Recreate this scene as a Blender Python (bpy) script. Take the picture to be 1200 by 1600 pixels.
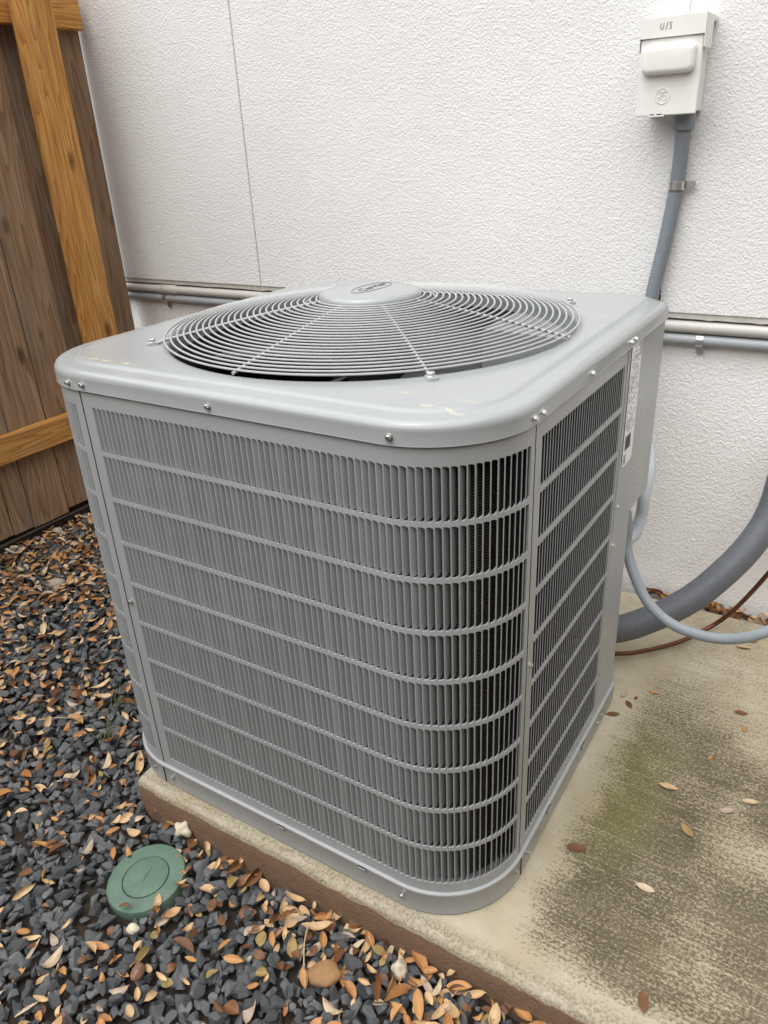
import bpy, bmesh, math, random
import numpy as np
from mathutils import Vector, Matrix, noise
R = math.radians
scene = bpy.context.scene
for o in list(bpy.data.objects): bpy.data.objects.remove(o)
C = scene.collection

# ------------------------------------------------------------------ camera
cam_d = bpy.data.cameras.new('camera'); cam = bpy.data.objects.new('camera', cam_d); C.objects.link(cam)
CAM = Vector((1.2426, -0.7626, 1.2125)); FPX = 1197.68
cam.location = CAM; cam.rotation_euler = (1.1188, 0.0481, 0.5582)
cam_d.sensor_fit = 'VERTICAL'; cam_d.sensor_height = 36.0; cam_d.lens = FPX / 1600 * 36.0
cam_d.clip_start = 0.02; cam_d.clip_end = 500
scene.camera = cam
scene.render.resolution_x = 768; scene.render.resolution_y = 1024
# ------------------------------------------------------------------ world, sun, exposure
SUN_EL, SUN_AZ = 68.0, 198.0           # azimuth clockwise from +Y
w = bpy.data.worlds.new('World'); scene.world = w; w.use_nodes = True
nt = w.node_tree; nt.nodes.clear()
sky = nt.nodes.new('ShaderNodeTexSky'); sky.sky_type = 'NISHITA'; sky.sun_disc = False
sky.sun_elevation = R(SUN_EL); sky.sun_rotation = R(SUN_AZ)
sky.air_density = 1.0; sky.dust_density = 6.0; sky.ozone_density = 1.0
hs = nt.nodes.new('ShaderNodeHueSaturation'); hs.inputs['Saturation'].default_value = 0.10
bg = nt.nodes.new('ShaderNodeBackground'); bg.inputs['Strength'].default_value = 0.05
wo = nt.nodes.new('ShaderNodeOutputWorld')
nt.links.new(sky.outputs[0], hs.inputs['Color']); nt.links.new(hs.outputs[0], bg.inputs['Color']); nt.links.new(bg.outputs[0], wo.inputs['Surface'])
sd = bpy.data.lights.new('sun', 'SUN'); sd.energy = 1.5; sd.angle = R(100); sd.color = (1, .99, .97)
sun = bpy.data.objects.new('sun', sd); C.objects.link(sun)
sdir = Vector((math.sin(R(SUN_AZ))*math.cos(R(SUN_EL)), math.cos(R(SUN_AZ))*math.cos(R(SUN_EL)), math.sin(R(SUN_EL))))
sun.rotation_euler = sdir.to_track_quat('Z', 'Y').to_euler()
sun.location = (2, -3, 5)
scene.view_settings.view_transform = 'Standard'; scene.view_settings.look = 'None'
scene.view_settings.gamma = 1.0; scene.view_settings.exposure = 1.46; scene.view_settings.use_curve_mapping = False

# ------------------------------------------------------------------ helpers
class MB:
    def __init__(s): s.v = []; s.f = []
    def add(s, vs, fs):
        b = len(s.v); s.v += [tuple(p) for p in vs]; s.f += [tuple(i+b for i in f) for f in fs]
    def box(s, x0, x1, y0, y1, z0, z1, bev=0):
        if bev <= 0:
            s.add([(x0,y0,z0),(x1,y0,z0),(x1,y1,z0),(x0,y1,z0),(x0,y0,z1),(x1,y0,z1),(x1,y1,z1),(x0,y1,z1)],
                  [(0,3,2,1),(4,5,6,7),(0,1,5,4),(1,2,6,5),(2,3,7,6),(3,0,4,7)])
        else:
            bm = bmesh.new(); bmesh.ops.create_cube(bm, size=1)
            for v in bm.verts: v.co = Vector(((x0+x1)/2+v.co.x*(x1-x0), (y0+y1)/2+v.co.y*(y1-y0), (z0+z1)/2+v.co.z*(z1-z0)))
            bmesh.ops.bevel(bm, geom=bm.edges[:], offset=bev, segments=2, affect='EDGES')
            bm.verts.index_update(); s.add([v.co for v in bm.verts], [[v.index for v in f.verts] for f in bm.faces]); bm.free()
    def tube(s, pts, rad, n=8, closed=False, cap=True):
        pts = [Vector(p) for p in pts]; m = len(pts); T = []
        for i in range(m):
            a = pts[(i-1) % m] if (closed or i > 0) else pts[i]; b = pts[(i+1) % m] if (closed or i < m-1) else pts[i]
            T.append((b-a).normalized())
        up = Vector((0,0,1)) if abs(T[0].z) < .9 else Vector((1,0,0))
        nrm = (up - T[0]*up.dot(T[0])).normalized(); vs = []
        for i in range(m):
            nrm = (nrm - T[i]*nrm.dot(T[i])).normalized(); bn = T[i].cross(nrm)
            r = rad[i] if hasattr(rad, '__len__') else rad
            for k in range(n):
                a = 2*math.pi*k/n; vs.append(pts[i] + (nrm*math.cos(a)+bn*math.sin(a))*r)
        fs = []
        for i in range(m if closed else m-1):
            j = (i+1) % m
            for k in range(n): fs.append((i*n+k, i*n+(k+1) % n, j*n+(k+1) % n, j*n+k))
        if cap and not closed: fs += [tuple(range(n-1,-1,-1)), tuple((m-1)*n+k for k in range(n))]
        s.add(vs, fs)
    def lathe(s, prof, n=48, M=None):           # prof [(r,z)]
        vs = []; fs = []
        for (r, z) in prof:
            for k in range(n):
                a = 2*math.pi*k/n; p = Vector((r*math.cos(a), r*math.sin(a), z)); vs.append(M @ p if M else p)
        for i in range(len(prof)-1):
            for k in range(n): fs.append((i*n+k, i*n+(k+1) % n, (i+1)*n+(k+1) % n, (i+1)*n+k))
        if prof[0][0] > 1e-6: fs.append(tuple(range(n-1,-1,-1))) if s.capb else None
        if prof[-1][0] > 1e-6 and s.capt: fs.append(tuple((len(prof)-1)*n+k for k in range(n)))
        s.add(vs, fs)
    capb = False; capt = False
    def prism(s, poly, z0, z1):                 # poly [(x,y)] ccw
        n = len(poly); vs = [(x,y,z0) for x,y in poly]+[(x,y,z1) for x,y in poly]
        s.add(vs, [tuple(range(n-1,-1,-1)), tuple(range(n,2*n))]+[(i,(i+1)%n,(i+1)%n+n,i+n) for i in range(n)])
    def mesh(s, name, mat, smooth=35):
        me = bpy.data.meshes.new(name); me.from_pydata(s.v, [], s.f); me.update()
        if mat: me.materials.append(mat)
        if smooth:
            me.polygons.foreach_set('use_smooth', [True]*len(me.polygons)); me.set_sharp_from_angle(angle=R(smooth))
        return me
    def build(s, name, mat, parent=None, smooth=35): return obj(name, s.mesh(name, mat, smooth), parent)

def obj(name, me, parent=None):
    o = bpy.data.objects.new(name, me); C.objects.link(o)
    if parent: o.parent = parent; o.matrix_parent_inverse = Matrix.Translation(-PLOC.get(parent.name, Vector((0,0,0))))
    return o
PLOC = {}
def tag(o, label=None, cat=None, group=None, kind=None):
    if label: o['label'] = label
    if cat: o['category'] = cat
    if group: o['group'] = group
    if kind: o['kind'] = kind
    return o
def thing(name, label, cat, loc=(0,0,0), group=None):
    o = bpy.data.objects.new(name, None); C.objects.link(o); o.location = loc; o.empty_display_size = .05
    PLOC[o.name] = Vector(loc); return tag(o, label, cat, group)
def lerp(a, b, t): return a+(b-a)*t
def sstep(a, b, x):
    t = max(0, min(1, (x-a)/(b-a))); return t*t*(3-2*t)
def spline(pts, n=10):
    P = [Vector(p) for p in pts]; P = [P[0]*2-P[1]]+P+[P[-1]*2-P[-2]]; out = []
    for i in range(1, len(P)-2):
        for k in range(n):
            t = k/n; a,b,c,d = P[i-1],P[i],P[i+1],P[i+2]
            out.append(.5*((2*b)+(c-a)*t+(2*a-5*b+4*c-d)*t*t+(3*b-a-3*c+d)*t**3))
    return out+[P[-2]]
CR = cam.rotation_euler.to_matrix()
def project(p):
    c = CR.transposed() @ (Vector(p)-CAM)
    if c.z > -.05: return None
    return 600+FPX*c.x/-c.z, 800-FPX*c.y/-c.z, -c.z

# ------------------------------------------------------------------ materials
class N:
    def __init__(s, name):
        s.m = bpy.data.materials.new(name); s.m.use_nodes = True; s.t = s.m.node_tree
        s.b = s.t.nodes['Principled BSDF']; s._tc = None
    def n(s, typ, **kw):
        x = s.t.nodes.new(typ)
        for k, v in kw.items():
            if k in x.inputs.keys() if isinstance(k, str) else False: pass
            setattr(x, k, v)
        return x
    def link(s, a, b): s.t.links.new(a, b)
    def val(s, sock, v):
        if hasattr(v, 'is_output') or isinstance(v, bpy.types.NodeSocket): s.link(v, sock)
        else: sock.default_value = v
    def coord(s, kind='Object', scale=(1,1,1), rot=(0,0,0), loc=(0,0,0), add=None):
        if not s._tc: s._tc = s.n('ShaderNodeTexCoord')
        src = s._tc.outputs[kind]
        if add is not None:
            va = s.n('ShaderNodeVectorMath', operation='ADD'); s.link(src, va.inputs[0]); s.link(add, va.inputs[1]); src = va.outputs[0]
        m = s.n('ShaderNodeMapping'); m.inputs['Scale'].default_value = scale; m.inputs['Rotation'].default_value = rot; m.inputs['Location'].default_value = loc
        s.link(src, m.inputs['Vector']); return m.outputs[0]
    def noise(s, vec, scale, detail=4, rough=.55, dist=0):
        x = s.n('ShaderNodeTexNoise'); s.link(vec, x.inputs['Vector']); x.inputs['Scale'].default_value = scale
        x.inputs['Detail'].default_value = detail; x.inputs['Roughness'].default_value = rough; x.inputs['Distortion'].default_value = dist
        return x.outputs['Fac']
    def voro(s, vec, scale, feature='F1', out='Distance', rand=1):
        x = s.n('ShaderNodeTexVoronoi', feature=feature); s.link(vec, x.inputs['Vector']); x.inputs['Scale'].default_value = scale
        x.inputs['Randomness'].default_value = rand; return x.outputs[out]
    def ramp(s, fac, stops, interp='LINEAR'):
        x = s.n('ShaderNodeValToRGB'); cr = x.color_ramp; cr.interpolation = interp
        while len(cr.elements) < len(stops): cr.elements.new(.5)
        for e, (p, c) in zip(cr.elements, stops):
            e.position = p; e.color = (c, c, c, 1) if not hasattr(c, '__len__') else (*c, 1)
        s.link(fac, x.inputs[0]); return x.outputs[0]
    def rng(s, v, a, b, c=0, d=1, smooth=True):
        x = s.n('ShaderNodeMapRange'); x.interpolation_type = 'SMOOTHSTEP' if smooth else 'LINEAR'
        s.link(v, x.inputs[0]); x.inputs[1].default_value = a; x.inputs[2].default_value = b; x.inputs[3].default_value = c; x.inputs[4].default_value = d
        return x.outputs[0]
    def math(s, op, a, b=None, c=None):
        x = s.n('ShaderNodeMath', operation=op); s.val(x.inputs[0], a)
        if b is not None: s.val(x.inputs[1], b)
        if c is not None: s.val(x.inputs[2], c)
        return x.outputs[0]
    def mix(s, f, a, b, mode='MIX'):
        x = s.n('ShaderNodeMix', data_type='RGBA', blend_type=mode); s.val(x.inputs[0], f)
        for k, v in ((6, a), (7, b)):
            if isinstance(v, bpy.types.NodeSocket): s.link(v, x.inputs[k])
            else: x.inputs[k].default_value = (*v, 1)
        return x.outputs[2]
    def sep(s, vec):
        x = s.n('ShaderNodeSeparateXYZ'); s.link(vec, x.inputs[0]); return x.outputs
    def bump(s, h, dist=.001, strength=1, prev=None):
        x = s.n('ShaderNodeBump'); x.inputs['Distance'].default_value = dist; x.inputs['Strength'].default_value = strength
        s.link(h, x.inputs['Height'])
        if prev is not None: s.link(prev, x.inputs['Normal'])
        s.link(x.outputs[0], s.b.inputs['Normal']); return x.outputs[0]
    def set(s, **kw):
        M = {'color':'Base Color','rough':'Roughness','metal':'Metallic','spec':'Specular IOR Level','coat':'Coat Weight','coatr':'Coat Roughness'}
        for k, v in kw.items():
            i = s.b.inputs[M[k]]
            if isinstance(v, bpy.types.NodeSocket): s.link(v, i)
            elif k == 'color': i.default_value = (*v, 1)
            else: i.default_value = v
        return s
    def rand(s):      # random per object and per mesh island
        oi = s.n('ShaderNodeObjectInfo'); ge = s.n('ShaderNodeNewGeometry')
        return s.math('FRACT', s.math('ADD', oi.outputs['Random'], ge.outputs['Random Per Island']))

def mat_plain(name, col, rough=.5, metal=0, spec=.5, var=.06, scale=30, bump=0):
    n = N(name); c = n.coord(); f = n.noise(c, scale, 5)
    n.set(color=n.mix(f, tuple(x*(1-var*1.6) for x in col), tuple(min(1, x*(1+var)) for x in col)), rough=rough, metal=metal, spec=spec)
    if bump: n.bump(n.noise(c, scale*12, 2), bump)
    return n.m

# painted sheet steel of the condenser, dusty, light rain streaks
def mat_paint(name, col=(.345,.362,.366), rough=.32):
    n = N(name); c = n.coord(); big = n.noise(c, 5, 5, .6); fine = n.noise(c, 160, 2)
    st = n.noise(n.coord(scale=(60,60,2.5)), 1, 3)
    a = n.mix(n.rng(big, .3, .75), tuple(x*.93 for x in col), col)
    a = n.mix(n.rng(st, .56, .75, 0, .22), a, tuple(min(1,x*1.25) for x in col))
    dirt = n.rng(n.noise(c, 38, 4, .7), .66, .8, 0, .25)
    a = n.mix(dirt, a, (.24,.23,.20))
    n.set(color=a, rough=n.rng(big, .25, .8, rough-.06, rough+.1), spec=.5)
    n.bump(fine, .00012, .6); return n.m
M_paint = mat_paint('grey_enamel')
# cap: same enamel plus chalky yellow marks on two corners
def mat_cap():
    col = (.30,.318,.322); n = N('grey_enamel_cap'); c = n.coord(); xyz = n.sep(c)
    big = n.noise(c, 5, 5, .6); base = n.mix(n.rng(big, .3, .75), tuple(x*.95 for x in col), col)
    base = n.mix(n.rng(n.noise(c, 55, 4, .75), .63, .8, 0, .22), base, (.33,.315,.27))
    def mark(x0, x1, y0, y1, colr, amt):
        m = n.math('MULTIPLY', n.math('MULTIPLY', n.rng(xyz[0], x0, x0+.02), n.rng(xyz[0], x1, x1-.03)), n.math('MULTIPLY', n.rng(xyz[1], y0, y0+.004), n.rng(xyz[1], y1, y1-.004)))
        return n.math('MULTIPLY', m, n.rng(n.noise(c, 45, 4, .7), .42, .68, 0, amt))
    base = n.mix(mark(.10, .26, .046, .056, 0, .95), base, (.66,.61,.36))
    base = n.mix(mark(.74, .84, .050, .062, 0, .8), base, (.60,.56,.36))
    base = n.mix(mark(.66, .86, .088, .098, 0, .6), base, (.50,.42,.32))
    n.set(color=base, rough=n.rng(big, .25, .8, .15, .28), spec=.6); n.bump(n.noise(c, 14, 2), .0006, .2)
    return n.m
M_cap = mat_cap()
M_blade = mat_plain('fan_blade_grey', (.07,.073,.073), .6, spec=.3, var=.1)
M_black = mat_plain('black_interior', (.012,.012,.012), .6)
M_zinc = mat_plain('zinc_screw', (.68,.68,.67), .36, metal=1)
M_guard = mat_plain('guard_coating', (.37,.38,.378), .42, var=.12, scale=60)
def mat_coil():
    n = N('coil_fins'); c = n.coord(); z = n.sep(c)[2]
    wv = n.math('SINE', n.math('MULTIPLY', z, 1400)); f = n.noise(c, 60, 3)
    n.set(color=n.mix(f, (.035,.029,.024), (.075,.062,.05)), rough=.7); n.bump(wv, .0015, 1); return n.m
M_coil = mat_coil()
def mat_wall(name, col, dist, sc=1.0):
    n = N(name); c = n.coord(); w1 = n.noise(c, 9, 3)
    c2 = n.coord(); a = n.noise(c2, 215*sc, 2, .5, .15); b = n.noise(c2, 420*sc, 2, .5, 0); v = n.voro(c2, 120*sc, 'SMOOTH_F1')
    h = n.math('ADD', n.math('ADD', n.rng(a, .44, .62), n.math('MULTIPLY', b, .5)), n.rng(v, .55, .2, 0, .5))
    big = n.noise(c, 1.7, 4)
    cc = n.mix(n.rng(big, .3, .7), tuple(x*.96 for x in col), col)
    cc = n.mix(n.rng(n.noise(c, 30, 4, .7), .62, .82, 0, .12), cc, (.6,.57,.5))
    n.set(color=cc, rough=.62, spec=.35)
    p = n.bump(h, dist); n.bump(w1, .004, .5, p); return n.m
M_wall = mat_wall('white_stucco_siding', (.77,.768,.762), .00062)
M_wall2 = mat_wall('painted_foundation', (.86,.856,.845), .0008, .9)
M_white = mat_plain('white_box_paint', (.78,.775,.75), .42, var=.05, scale=25)
M_pvc = mat_plain('white_pvc', (.50,.482,.45), .4, var=.08, scale=14)
M_greypvc = mat_plain('grey_pvc', (.33,.35,.37), .42, var=.08, scale=14)
M_ink = mat_plain('black_ink', (.015,.015,.015), .5)
def mat_flex(name, col, freq, depth):
    n = N(name); c = n.coord('UV'); u = n.sep(c)[1]
    wv = n.math('SINE', n.math('MULTIPLY', u, freq)); oc = n.coord()
    n.set(color=n.mix(n.noise(oc, 12, 4), tuple(x*.9 for x in col), col), rough=.48); n.bump(wv, depth, .8); return n.m
M_flex = mat_flex('grey_flexible_conduit', (.20,.225,.255), 2*math.pi/.0068, .00013)
M_flexl = mat_flex('light_flexible_conduit', (.30,.335,.365), 2*math.pi/.006, .0001)
M_foam = mat_flex('charcoal_pipe_insulation', (.115,.124,.142), 2*math.pi/.0045, .0004)
def mat_copper():
    n = N('tarnished_copper'); c = n.coord(); f = n.noise(c, 35, 4, .6)
    n.set(color=n.mix(f, (.07,.035,.025), (.24,.10,.06)), metal=.75, rough=.42); return n.m
M_copper = mat_copper()
def mat_wood(name, dark, mid, light, grey=0.0, ringscale=34, knots=True, contrast=1):
    n = N(name); oi = n.n('ShaderNodeObjectInfo')
    cv = n.n('ShaderNodeCombineXYZ')
    for i, k in enumerate((13.0, 29.0, 7.0)): n.link(n.math('MULTIPLY', oi.outputs['Random'], k), cv.inputs[i])
    g = n.coord(scale=(1,1,.085), add=cv.outputs[0]); fib = n.coord(scale=(1,1,.02), add=cv.outputs[0])
    warp = n.noise(g, 7, 3, .5, .4)
    rings = n.math('FRACT', n.math('MULTIPLY', warp, ringscale*.55))
    ring = n.math('POWER', rings, 2.2)
    fibre = n.noise(fib, 260, 3, .6)
    pat = n.noise(n.coord(scale=(1,1,.25), add=cv.outputs[0]), 9, 4, .6)
    col = n.mix(n.math('MULTIPLY', ring, .75*contrast), mid, dark)
    col = n.mix(n.rng(pat, .3, .72, 0, .7), col, light, 'MIX')
    col = n.mix(n.math('MULTIPLY', ring, .6*contrast), col, dark)
    col = n.mix(n.rng(fibre, .32, .68, .6, 0), col, dark)
    if grey: col = n.mix(n.rng(n.noise(n.coord(scale=(1,1,.12), add=cv.outputs[0]), 22, 4, .7), .45, .7, 0, grey), col, (.235,.20,.165))
    h = n.math('SUBTRACT', fibre, n.math('MULTIPLY', ring, .5))
    if knots:
        kv = n.voro(n.coord(scale=(1,1,.42), add=cv.outputs[0]), 6.5)
        col = n.mix(n.rng(kv, .13, .03, 0, .85), col, tuple(x*.45 for x in dark))
    br = n.math('ADD', .82, n.math('MULTIPLY', oi.outputs['Random'], .32))
    bc = n.n('ShaderNodeVectorMath', operation='SCALE'); n.link(col, bc.inputs[0]); n.link(br, bc.inputs['Scale'])
    n.set(color=bc.outputs[0], rough=.78, spec=.25); n.bump(h, .0009, .8); return n.m
M_board = mat_wood('weathered_fence_board', (.165,.092,.050), (.37,.235,.138), (.50,.35,.225), .5, 34, True, 1)
M_pine = mat_wood('amber_treated_pine', (.27,.105,.022), (.63,.315,.085), (.72,.40,.13), .08, 40, True, .9)
def mat_stone(name, a, b, c3):
    n = N(name); r = n.rand(); c = n.coord(); f = n.noise(c, 90, 5, .65)
    col = n.ramp(r, [(0, a), (.55, b), (1, c3)]); col = n.mix(n.rng(f, .35, .75, 0, .6), col, tuple(min(1, x*1.9) for x in b))
    col = n.mix(n.rng(n.noise(c, 25, 3), .66, .74, 0, .25), col, (.16,.15,.135))
    n.set(color=col, rough=.72, spec=.4); n.bump(f, .0016, .8); return n.m
M_stone = mat_stone('dark_basalt_gravel', (.042,.044,.046), (.076,.079,.083), (.135,.138,.142))
def mat_leaf(name, stops, rough=.55):
    n = N(name); r = n.rand(); c = n.coord(); f = n.noise(c, 70, 4, .6)
    col = n.ramp(r, stops); col = n.mix(n.rng(f, .42, .78, 0, .45), col, (.16,.075,.03))
    n.set(color=col, rough=rough, spec=.35); n.bump(n.noise(c, 160, 2), .0006, .6); return n.m
LS = {'tan':[(0,(.48,.32,.17)),(.5,(.56,.39,.22)),(1,(.43,.265,.125))],
      'orange':[(0,(.37,.175,.06)),(.5,(.45,.23,.085)),(1,(.32,.14,.048))],
      'brown':[(0,(.12,.05,.02)),(.5,(.17,.075,.03)),(1,(.095,.042,.02))],
      'pale':[(0,(.52,.41,.27)),(.5,(.46,.36,.24)),(1,(.56,.46,.31))],
      'olive':[(0,(.22,.17,.06)),(1,(.30,.21,.08))],
      'grey':[(0,(.36,.28,.22)),(1,(.42,.33,.25))]}
M_leaf = {k: mat_leaf('dry_leaf_'+k, v) for k, v in LS.items()}
def mat_slab():
    n = N('stained_concrete'); c = n.coord(); x, y, z = n.sep(c)
    big = n.noise(c, 3.2, 4, .6); med = n.noise(c, 11, 4, .65); sp = n.noise(n.coord(scale=(.8,1.1,1)), 210, 5, .75)
    streak = n.noise(n.coord(scale=(.02,1,1), rot=(0,0,R(-3))), 230, 5, .7)
    fine = n.noise(c, 190, 4, .75)
    tan = n.mix(n.rng(med, .3, .7), (.375,.33,.24), (.475,.43,.34))
    tan = n.mix(n.rng(n.noise(c, 6, 3), .45, .65, 0, .45), tan, (.37,.31,.20))
    # algae and dirt: strong out on the slab, fading to a clean strip beside the unit and the arris
    d = n.math('MULTIPLY', n.rng(n.math('ADD', x, n.math('MULTIPLY', med, .14)), .965, 1.06), n.rng(n.math('ADD', y, n.math('MULTIPLY', med, .07)), .02, .10))
    d = n.math('MULTIPLY', d, n.rng(n.math('ADD', y, n.math('MULTIPLY', big, .3)), 1.12, .72, .42, 1))
    d = n.math('MULTIPLY', d, n.rng(big, .3, .6, .45, 1.0))
    thr = n.math('ADD', n.math('MULTIPLY', n.math('ADD', n.math('MULTIPLY', sp, .6), n.math('MULTIPLY', fine, .4)), .74), n.math('MULTIPLY', streak, .26))
    tan = n.mix(n.math('MULTIPLY', d, .62), tan, (.29,.235,.14))
    dark = n.rng(n.math('ADD', thr, n.math('MULTIPLY', d, .15)), .545, .66, 0, .88)
    pore = n.rng(n.noise(c, 420, 3, .7), .60, .70, 0, .7); dark = n.math('MAXIMUM', dark, n.math('MULTIPLY', pore, n.rng(d, 0, .6, .25, 1)))
    dcol = n.mix(n.rng(med, .35, .7), (.045,.036,.02), (.085,.067,.039))
    col = n.mix(dark, tan, dcol)
    pale = n.rng(n.math('ADD', streak, n.math('MULTIPLY', sp, .5)), .84, .98, 0, .75)
    col = n.mix(n.math('MULTIPLY', pale, d), col, (.58,.51,.37))
    gx = n.rng(n.math('ABSOLUTE', n.math('SUBTRACT', x, 1.0)), .11, .0); gy = n.math('MULTIPLY', n.rng(y, .16, .38), n.rng(y, .75, .5))
    green = n.math('MULTIPLY', n.math('MULTIPLY', gx, gy), n.rng(n.math('ADD', fine, n.math('MULTIPLY', med, .4)), .55, .85, .1, .85))
    col = n.mix(green, col, (.15,.135,.035))
    blot = n.rng(n.math('ADD', n.voro(n.coord(), 5.5), n.math('MULTIPLY', n.noise(c, 45, 3), .25)), .27, .2, 0, .6)
    col = n.mix(n.math('MULTIPLY', n.math('MULTIPLY', blot, n.rng(y, .5, .7)), n.rng(x, .92, 1.0)), col, (.10,.085,.055))
    # dirt right at the foot of the unit
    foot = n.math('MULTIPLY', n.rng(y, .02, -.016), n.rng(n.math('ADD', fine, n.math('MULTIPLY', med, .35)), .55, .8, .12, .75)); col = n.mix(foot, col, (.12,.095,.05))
    wedge = n.rng(n.math('ADD', z, n.math('MULTIPLY', n.noise(c, 28, 4), .014)), -.004, -.0115)
    brown = n.mix(n.noise(n.coord(scale=(.6,1,1)), 110, 5, .7), (.15,.088,.055), (.28,.18,.12))
    rim = n.math('MULTIPLY', n.math('MULTIPLY', n.rng(y, -.008, -.02), n.rng(z, -.012, -.004)), n.rng(med, .35, .65, .0, .5))
    col = n.mix(rim, col, (.48,.43,.35)); col = n.mix(wedge, col, brown)
    n.set(color=col, rough=.85, spec=.3)
    p = n.bump(streak, .0014, .7); p = n.bump(fine, .0012, .7, p); n.bump(n.math('MULTIPLY', wedge, n.noise(n.coord(scale=(.75,1,1)), 170, 4, .7)), .0045, 1, p); return n.m
M_slab = mat_slab()
def mat_soil():
    n = N('dark_soil'); c = n.coord(); f = n.noise(c, 40, 5)
    n.set(color=n.mix(f, (.012,.009,.007), (.035,.024,.016)), rough=.95); n.bump(f, .006); return n.m
M_soil = mat_soil()
def mat_lid():
    n = N('green_lid_plastic'); c = n.coord(); f = n.noise(c, 22, 4, .6); s = n.noise(n.coord(scale=(1,.12,1), rot=(0,0,.8)), 160, 3)
    col = n.mix(n.rng(f, .3, .7), (.075,.135,.098), (.11,.175,.13)); col = n.mix(n.rng(s, .55, .75, 0, .35), col, (.14,.21,.15))
    col = n.mix(n.rng(n.noise(c, 60, 4), .6, .75, 0, .4), col, (.08,.11,.075))
    n.set(color=col, rough=.6); n.bump(f, .0008); return n.m
M_lid = mat_lid()
def mat_label():
    n = N('printed_rating_label'); c = n.coord(); x, y, z = n.sep(c)
    cell = n.n('ShaderNodeTexVoronoi', feature='F1'); cell.distance = 'CHEBYCHEV'; cell.inputs['Scale'].default_value = 1; n.link(n.coord(scale=(1,330,330)), cell.inputs['Vector'])
    row = n.math('SINE', n.math('MULTIPLY', y, 1150)); txt = n.math('MULTIPLY', n.rng(row, .1, .5), n.rng(n.noise(n.coord(scale=(1,120,520)), 1, 2), .47, .53))
    blk = n.rng(n.noise(n.coord(scale=(1,26,40)), 1, 1), .50, .56)
    top = n.rng(z, .69, .70); t = n.math('MULTIPLY', n.math('MULTIPLY', txt, blk), top)
    n.set(color=n.mix(n.math('MULTIPLY', t, .0), (.82,.82,.83), (.12,.12,.125)), rough=.4); return n.m
M_label = mat_label()

# ================================================================== SETTING
def gz(x, y):                      # gravel level
    return -.092 + .072*sstep(-.25, -1.15, x) + .010*sstep(.4, 1.0, x) + .010*noise.noise((x*4, y*4, 0))
mb = MB(); nx, ny = 60, 60; gx0, gx1, gy0, gy1 = -14, 14, -16, 1.6
xs = sorted(set([round(v, 3) for v in np.linspace(-1.3, 1.2, 44)]+[-14,-9,-5,-3,-2,1.6,2.5,4,8,14])); ys = sorted(set([round(v, 3) for v in np.linspace(-.7, 1.3, 36)]+[-16,-9,-5,-3,-1.7,-1.1,1.6]))
vs = [(x, y, gz(x, y)-.016) for y in ys for x in xs]; k = len(xs)
mb.add(vs, [(j*k+i, j*k+i+1, (j+1)*k+i+1, (j+1)*k+i) for j in range(len(ys)-1) for i in range(k-1)])
ground = tag(mb.build('gravel_ground', M_soil), kind='structure')

# concrete slab: swept profile with uneven arris
mb = MB(); XL, YF = .087, -.029
sxs = list(np.linspace(XL, 1.5, 120))+[1.8,2.4,3.5]
prof = [(0,-.17),(-.001,-.05),(.0,-.014),(.0025,-.007),(.007,-.0025),(.014,-.0005),(.03,0)]
inner = [.1,.3,.6,.9,1.19]
rows = []
for x in sxs:
    wv = .0035*noise.noise((x*9, 3.1, 0))+.002*noise.noise((x*34, 1.7, 0)); wz = .0022*noise.noise((x*22, 7.7, 0)); r = []
    for (dy, z) in prof: r.append((x, YF+dy+wv*(1 if dy < .02 else .4), z+(wz-.001 if -.02 < z < -.0001 else 0)))
    for y in inner: r.append((x, y, 0))
    r.append((x, 1.195, -.006)); r.append((x, 1.196, -.17)); rows.append(r)
k = len(rows[0]); mb.add([p for r in rows for p in r], [(i*k+j, (i+1)*k+j, (i+1)*k+j+1, i*k+j+1) for i in range(len(rows)-1) for j in range(k-1)])
# left end face, rounded
e = rows[0]; e2 = [(p[0]+(0.0), p[1], p[2]) for p in e]; mb.add(e2, [tuple(range(k))])
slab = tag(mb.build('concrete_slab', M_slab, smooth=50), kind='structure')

# house wall: siding panels above, painted foundation below
wall = thing('house_wall', 'white stucco textured house wall behind the air conditioner', 'wall', (0,1.3,0))
WY = 1.22; ZL = .797
for x0, x1 in ((-4.2,-1.782),(-1.778,-.4998),(-.4972,.7815),(.7823,2.06),(2.064,4.2)):
    mb = MB(); mb.box(x0, x1, WY, WY+.016, ZL, 3.4, .0018); p = mb.build('siding_panel', M_wall, wall)
mb = MB(); mb.box(-4.2, 4.2, WY+.017, WY+.3, ZL+.03, 3.4); mb.build('sheathing', M_wall2, wall)
rc = random.Random(9)
for k in range(26):
    z = rc.uniform(.825,1.02); mb = MB(); wj = rc.uniform(.0008,.0022); x = .7822+rc.uniform(-.0012,.0016)
    mb.box(x-wj, x+wj, WY-.0008, WY+.002, z, z+rc.uniform(.002,.010)); mb.build('cracked_caulk', M_ink, wall)
# ragged caulked drip strip under the siding edge
mb = MB(); rnd = random.Random(4)
xx = list(np.linspace(-1.4, 1.6, 160)); vs = []
for x in xx:
    h = .013+.0015*noise.noise((x*14,0,5))+(.002 if rnd.random() < .08 else 0)
    vs += [(x, WY+.004, ZL+.006), (x, WY+.003+.001*noise.noise((x*40,0,1)), ZL-h), (x, WY+.022, ZL-h+.001), (x, WY+.022, ZL+.006)]
mb.add(vs, [(i*4+j, (i+1)*4+j, (i+1)*4+(j+1)%4, i*4+(j+1)%4) for i in range(len(xx)-1) for j in range(4)])
mb.build('drip_strip', mat_plain('drip_strip_paint', (.52,.50,.45), .6, var=.2, scale=40), wall)
mb = MB(); yb = WY+.028
gxs = list(np.linspace(-1.3, 1.6, 80)); gxs = [-4.2]+gxs+[4.2]; gzs = [-.25,-.03,-.01,.02,.05,.1,.2,.4,.6,ZL+.02]
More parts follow.
